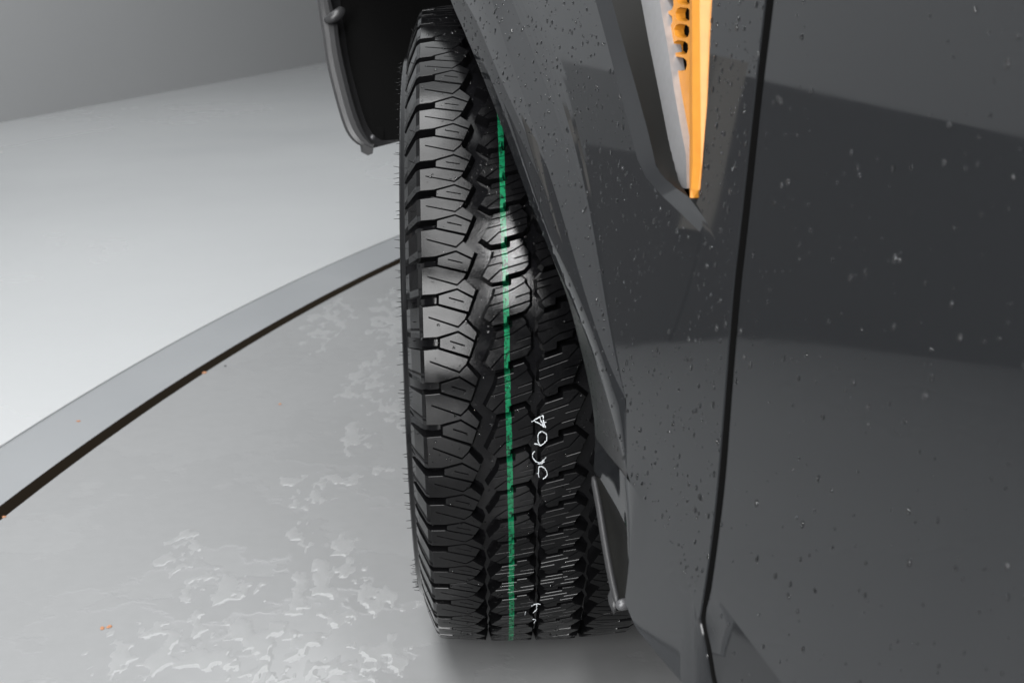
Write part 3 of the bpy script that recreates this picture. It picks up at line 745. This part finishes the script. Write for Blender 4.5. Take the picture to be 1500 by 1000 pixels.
# alloy rim inside the tyre
rm = MB(); SEGR = 72
rp = [(-.112, .236), (-.109, .228), (-.100, .222), (-.085, .214), (-.04, .205), (.06, .205), (.10, .222), (.108, .232)]
v = []; f = []
for k in range(SEGR):
    for x, r_ in rp: v.append(T(x, 360 * k / SEGR, r_))
for k in range(SEGR):
    for j in range(len(rp) - 1):
        a = k * len(rp) + j; b = ((k + 1) % SEGR) * len(rp) + j; f.append((a, a + 1, b + 1, b))
rm.add(v, f)
for k in range(6):
    t = 60 * k
    a0, a1 = [T(-.085, t + d, .06) for d in (-20, 20)], [T(-.092, t + d, .216) for d in (-7, 7)]
    b0, b1 = [T(-.06, t + d, .06) for d in (-20, 20)], [T(-.06, t + d, .214) for d in (-7, 7)]
    rm.add([a0[0], a0[1], a1[1], a1[0], b0[0], b0[1], b1[1], b1[0]], [(0, 1, 2, 3), (1, 0, 4, 5), (2, 1, 5, 6), (3, 2, 6, 7), (0, 3, 7, 4)])
hub = [(-.09, .001), (-.09, .03), (-.086, .065), (-.05, .07), (.0, .075), (.0, .001)]
v = []; f = []
for k in range(36):
    for x, r_ in hub: v.append(T(x, 10 * k, r_))
for k in range(36):
    for j in range(len(hub) - 1):
        a = k * len(hub) + j; b = ((k + 1) % 36) * len(hub) + j; f.append((a, a + 1, b + 1, b))
rm.add(v, f)
rim = rm.build('rim', M['rim'], car, smooth=False); rim.location = tyre.location; rim.rotation_euler = tyre.rotation_euler

# ------------------------------------------------------------------ water beads
def dome(b, p, n, r, h, stretch=1.0, rnd=random):
    n = Vector(n).normalized(); t = n.cross(Vector((0, 0, 1)));
    t = t.normalized() if t.length > .1 else Vector((1, 0, 0)); u_ = n.cross(t)
    ph = rnd.uniform(0, 6.28); v = []; f = []; S = 8
    for rr, hh in ((1, 0), (.82, .55), (.45, .92)):
        for k in range(S):
            a = ph + 2 * math.pi * k / S; j = 1 + .12 * math.sin(3 * a)
            v.append(p + t * (math.cos(a) * r * rr * j) + u_ * (math.sin(a) * r * rr * j * stretch) + n * (h * hh))
    v.append(p + n * h)
    for q in range(2):
        for k in range(S): f.append((q * S + k, q * S + (k + 1) % S, (q + 1) * S + (k + 1) % S, (q + 1) * S + k))
    for k in range(S): f.append((2 * S + k, 2 * S + (k + 1) % S, 3 * S))
    b.add(v, f)
def beads(name, host, nn, accept, seed, rmin, rmax, eps=.0002, area_pow=1.0):
    rnd = random.Random(seed); me = host.data; me.calc_loop_triangles(); tr = []; cum = []; s_ = 0
    for t in me.loop_triangles:
        c_ = (me.vertices[t.vertices[0]].co + me.vertices[t.vertices[1]].co + me.vertices[t.vertices[2]].co) / 3
        if accept(c_, t.normal): s_ += t.area; tr.append(t); cum.append(s_)
    import bisect
    b = MB()
    for _ in range(nn):
        t = tr[min(bisect.bisect(cum, rnd.random() * s_), len(tr) - 1)]
        a_, b_ = sorted((rnd.random(), rnd.random())); w_ = (a_, b_ - a_, 1 - b_)
        p = sum((me.vertices[t.vertices[k]].co * w_[k] for k in range(3)), Vector())
        r_ = rmin + (rmax - rmin) * rnd.random() ** 3
        dome(b, p + t.normal * eps, t.normal, r_, r_ * rnd.uniform(.35, .6), rnd.uniform(1, 1.7) , rnd)
    return b.build(name, M['drop'], host)
beads('water_beads', fender, 2900, lambda c_, n_: c_.y < -.14 and n_.x < -.6 and (noise.noise(c_ * 9) > -.45), 11, .0004, .0017)['kind'] = 'stuff'
beads('water_beads', door, 1000, lambda c_, n_: c_.y > -1.35 and n_.x < -.6 and noise.noise(c_ * 7) > -.45, 12, .0004, .0018)['kind'] = 'stuff'
# beads on the tread
rnd = random.Random(5); tbm = MB()
for _ in range(900):
    a = rnd.uniform(-58, 78); x = rnd.uniform(-.109, .05)
    p = Vector(T(x, a, crown(x) + .00005)); nrm = Vector((2 * KC * x, -math.cos(math.radians(a)), math.sin(math.radians(a))))
    r_ = .0004 + .0012 * rnd.random() ** 4
    dome(tbm, p, nrm, r_, r_ * .6, 1.0, rnd)
tbm.build('water_beads', M['drop'], tyre)['kind'] = 'stuff'

# ------------------------------------------------------------------ spilled water lying on the turntable
st_ = .0042; cellz = {}
def film(x, y):
    best = -1
    for px_, py_, rx, ry in PUDDLES:
        d = ((x - px_) / rx) ** 2 + ((y - py_) / ry) ** 2
        if d < 4: best = max(best, 1 - d)
    if best <= -1: return -1
    if x > -.14 - .1 * max(0, -y): return -1
    p = Vector((x * 40, y * 20, 3.1))
    if math.hypot(x - CX, y - CY) > 7.71: return -1
    return .42 * best - .24 + 1.15 * noise.noise(p) + .55 * noise.noise(p * 2.7) + .25 * noise.noise(p * 6)
wb = MB(); idx = {}; vv = []; ff = []; fcache = {}
def fv(i, j):
    if (i, j) not in fcache: fcache[(i, j)] = film(i * st_, j * st_)
    return fcache[(i, j)]
def vid(i, j):
    if (i, j) not in idx:
        h = fv(i, j); idx[(i, j)] = len(vv); vv.append((i * st_, j * st_, +.0002 + .0005 * min(1, max(0, h) / .4) if h > 0 else -.0004))
    return idx[(i, j)]
seen = set()
for px_, py_, rx, ry in PUDDLES:
    for i in range(int((px_ - 2 * rx) / st_), int((px_ + 2 * rx) / st_)):
        for j in range(int((py_ - 2 * ry) / st_), int((py_ + 2 * ry) / st_)):
            if (i, j) in seen: continue
            seen.add((i, j)); q = [(i, j), (i + 1, j), (i + 1, j + 1), (i, j + 1)]
            if max(fv(*k) for k in q) > 0: ff.append(tuple(vid(*k) for k in q))
wb.add(vv, ff)
o = wb.build('spilled_water', M['film'], None); tag(o, 'thin scalloped films of clear water spilled on the turntable beside the tyre', 'water', kind='stuff')

# ------------------------------------------------------------------ small things on the floor
names = ['orange crumb at the inner edge of the black turntable gap', 'tiny orange flake on the grey turntable near the tyre',
         'small brown crumb on the blue-grey ring outside the gap', 'amber flake alone on the wet turntable', 'reddish crumb beside the gap at the turntable rim', 'dark crumb just inside the gap, beside the orange one']
for i, (x, y) in enumerate(CHIPS):
    rr = random.Random(40 + i); b = MB(); r_ = (.006, .004, .005, .0045, .0045, .004)[i]
    for j in range(1 if i != 3 else 2):
        cx_, cy_ = x + j * .008, y + j * .004
        pts = [Vector((cx_ + math.cos(t) * r_ * rr.uniform(.6, 1.1), cy_ + math.sin(t) * r_ * rr.uniform(.6, 1.1), .0005)) for t in (k * 2 * math.pi / 7 for k in range(7))]
        tp = [Vector((p.x * .7 + cx_ * .3, p.y * .7 + cy_ * .3, r_ * rr.uniform(.2, .45))) for p in pts]
        b.add(pts + tp, [tuple(range(7, 14))] + [(k, (k + 1) % 7, 7 + (k + 1) % 7, 7 + k) for k in range(7)])
    o = b.build('floor_crumb', M['chip'] if i not in (5,) else M['plastic'], None, smooth=False); tag(o, names[i], 'crumb', 'crumbs on the studio floor')
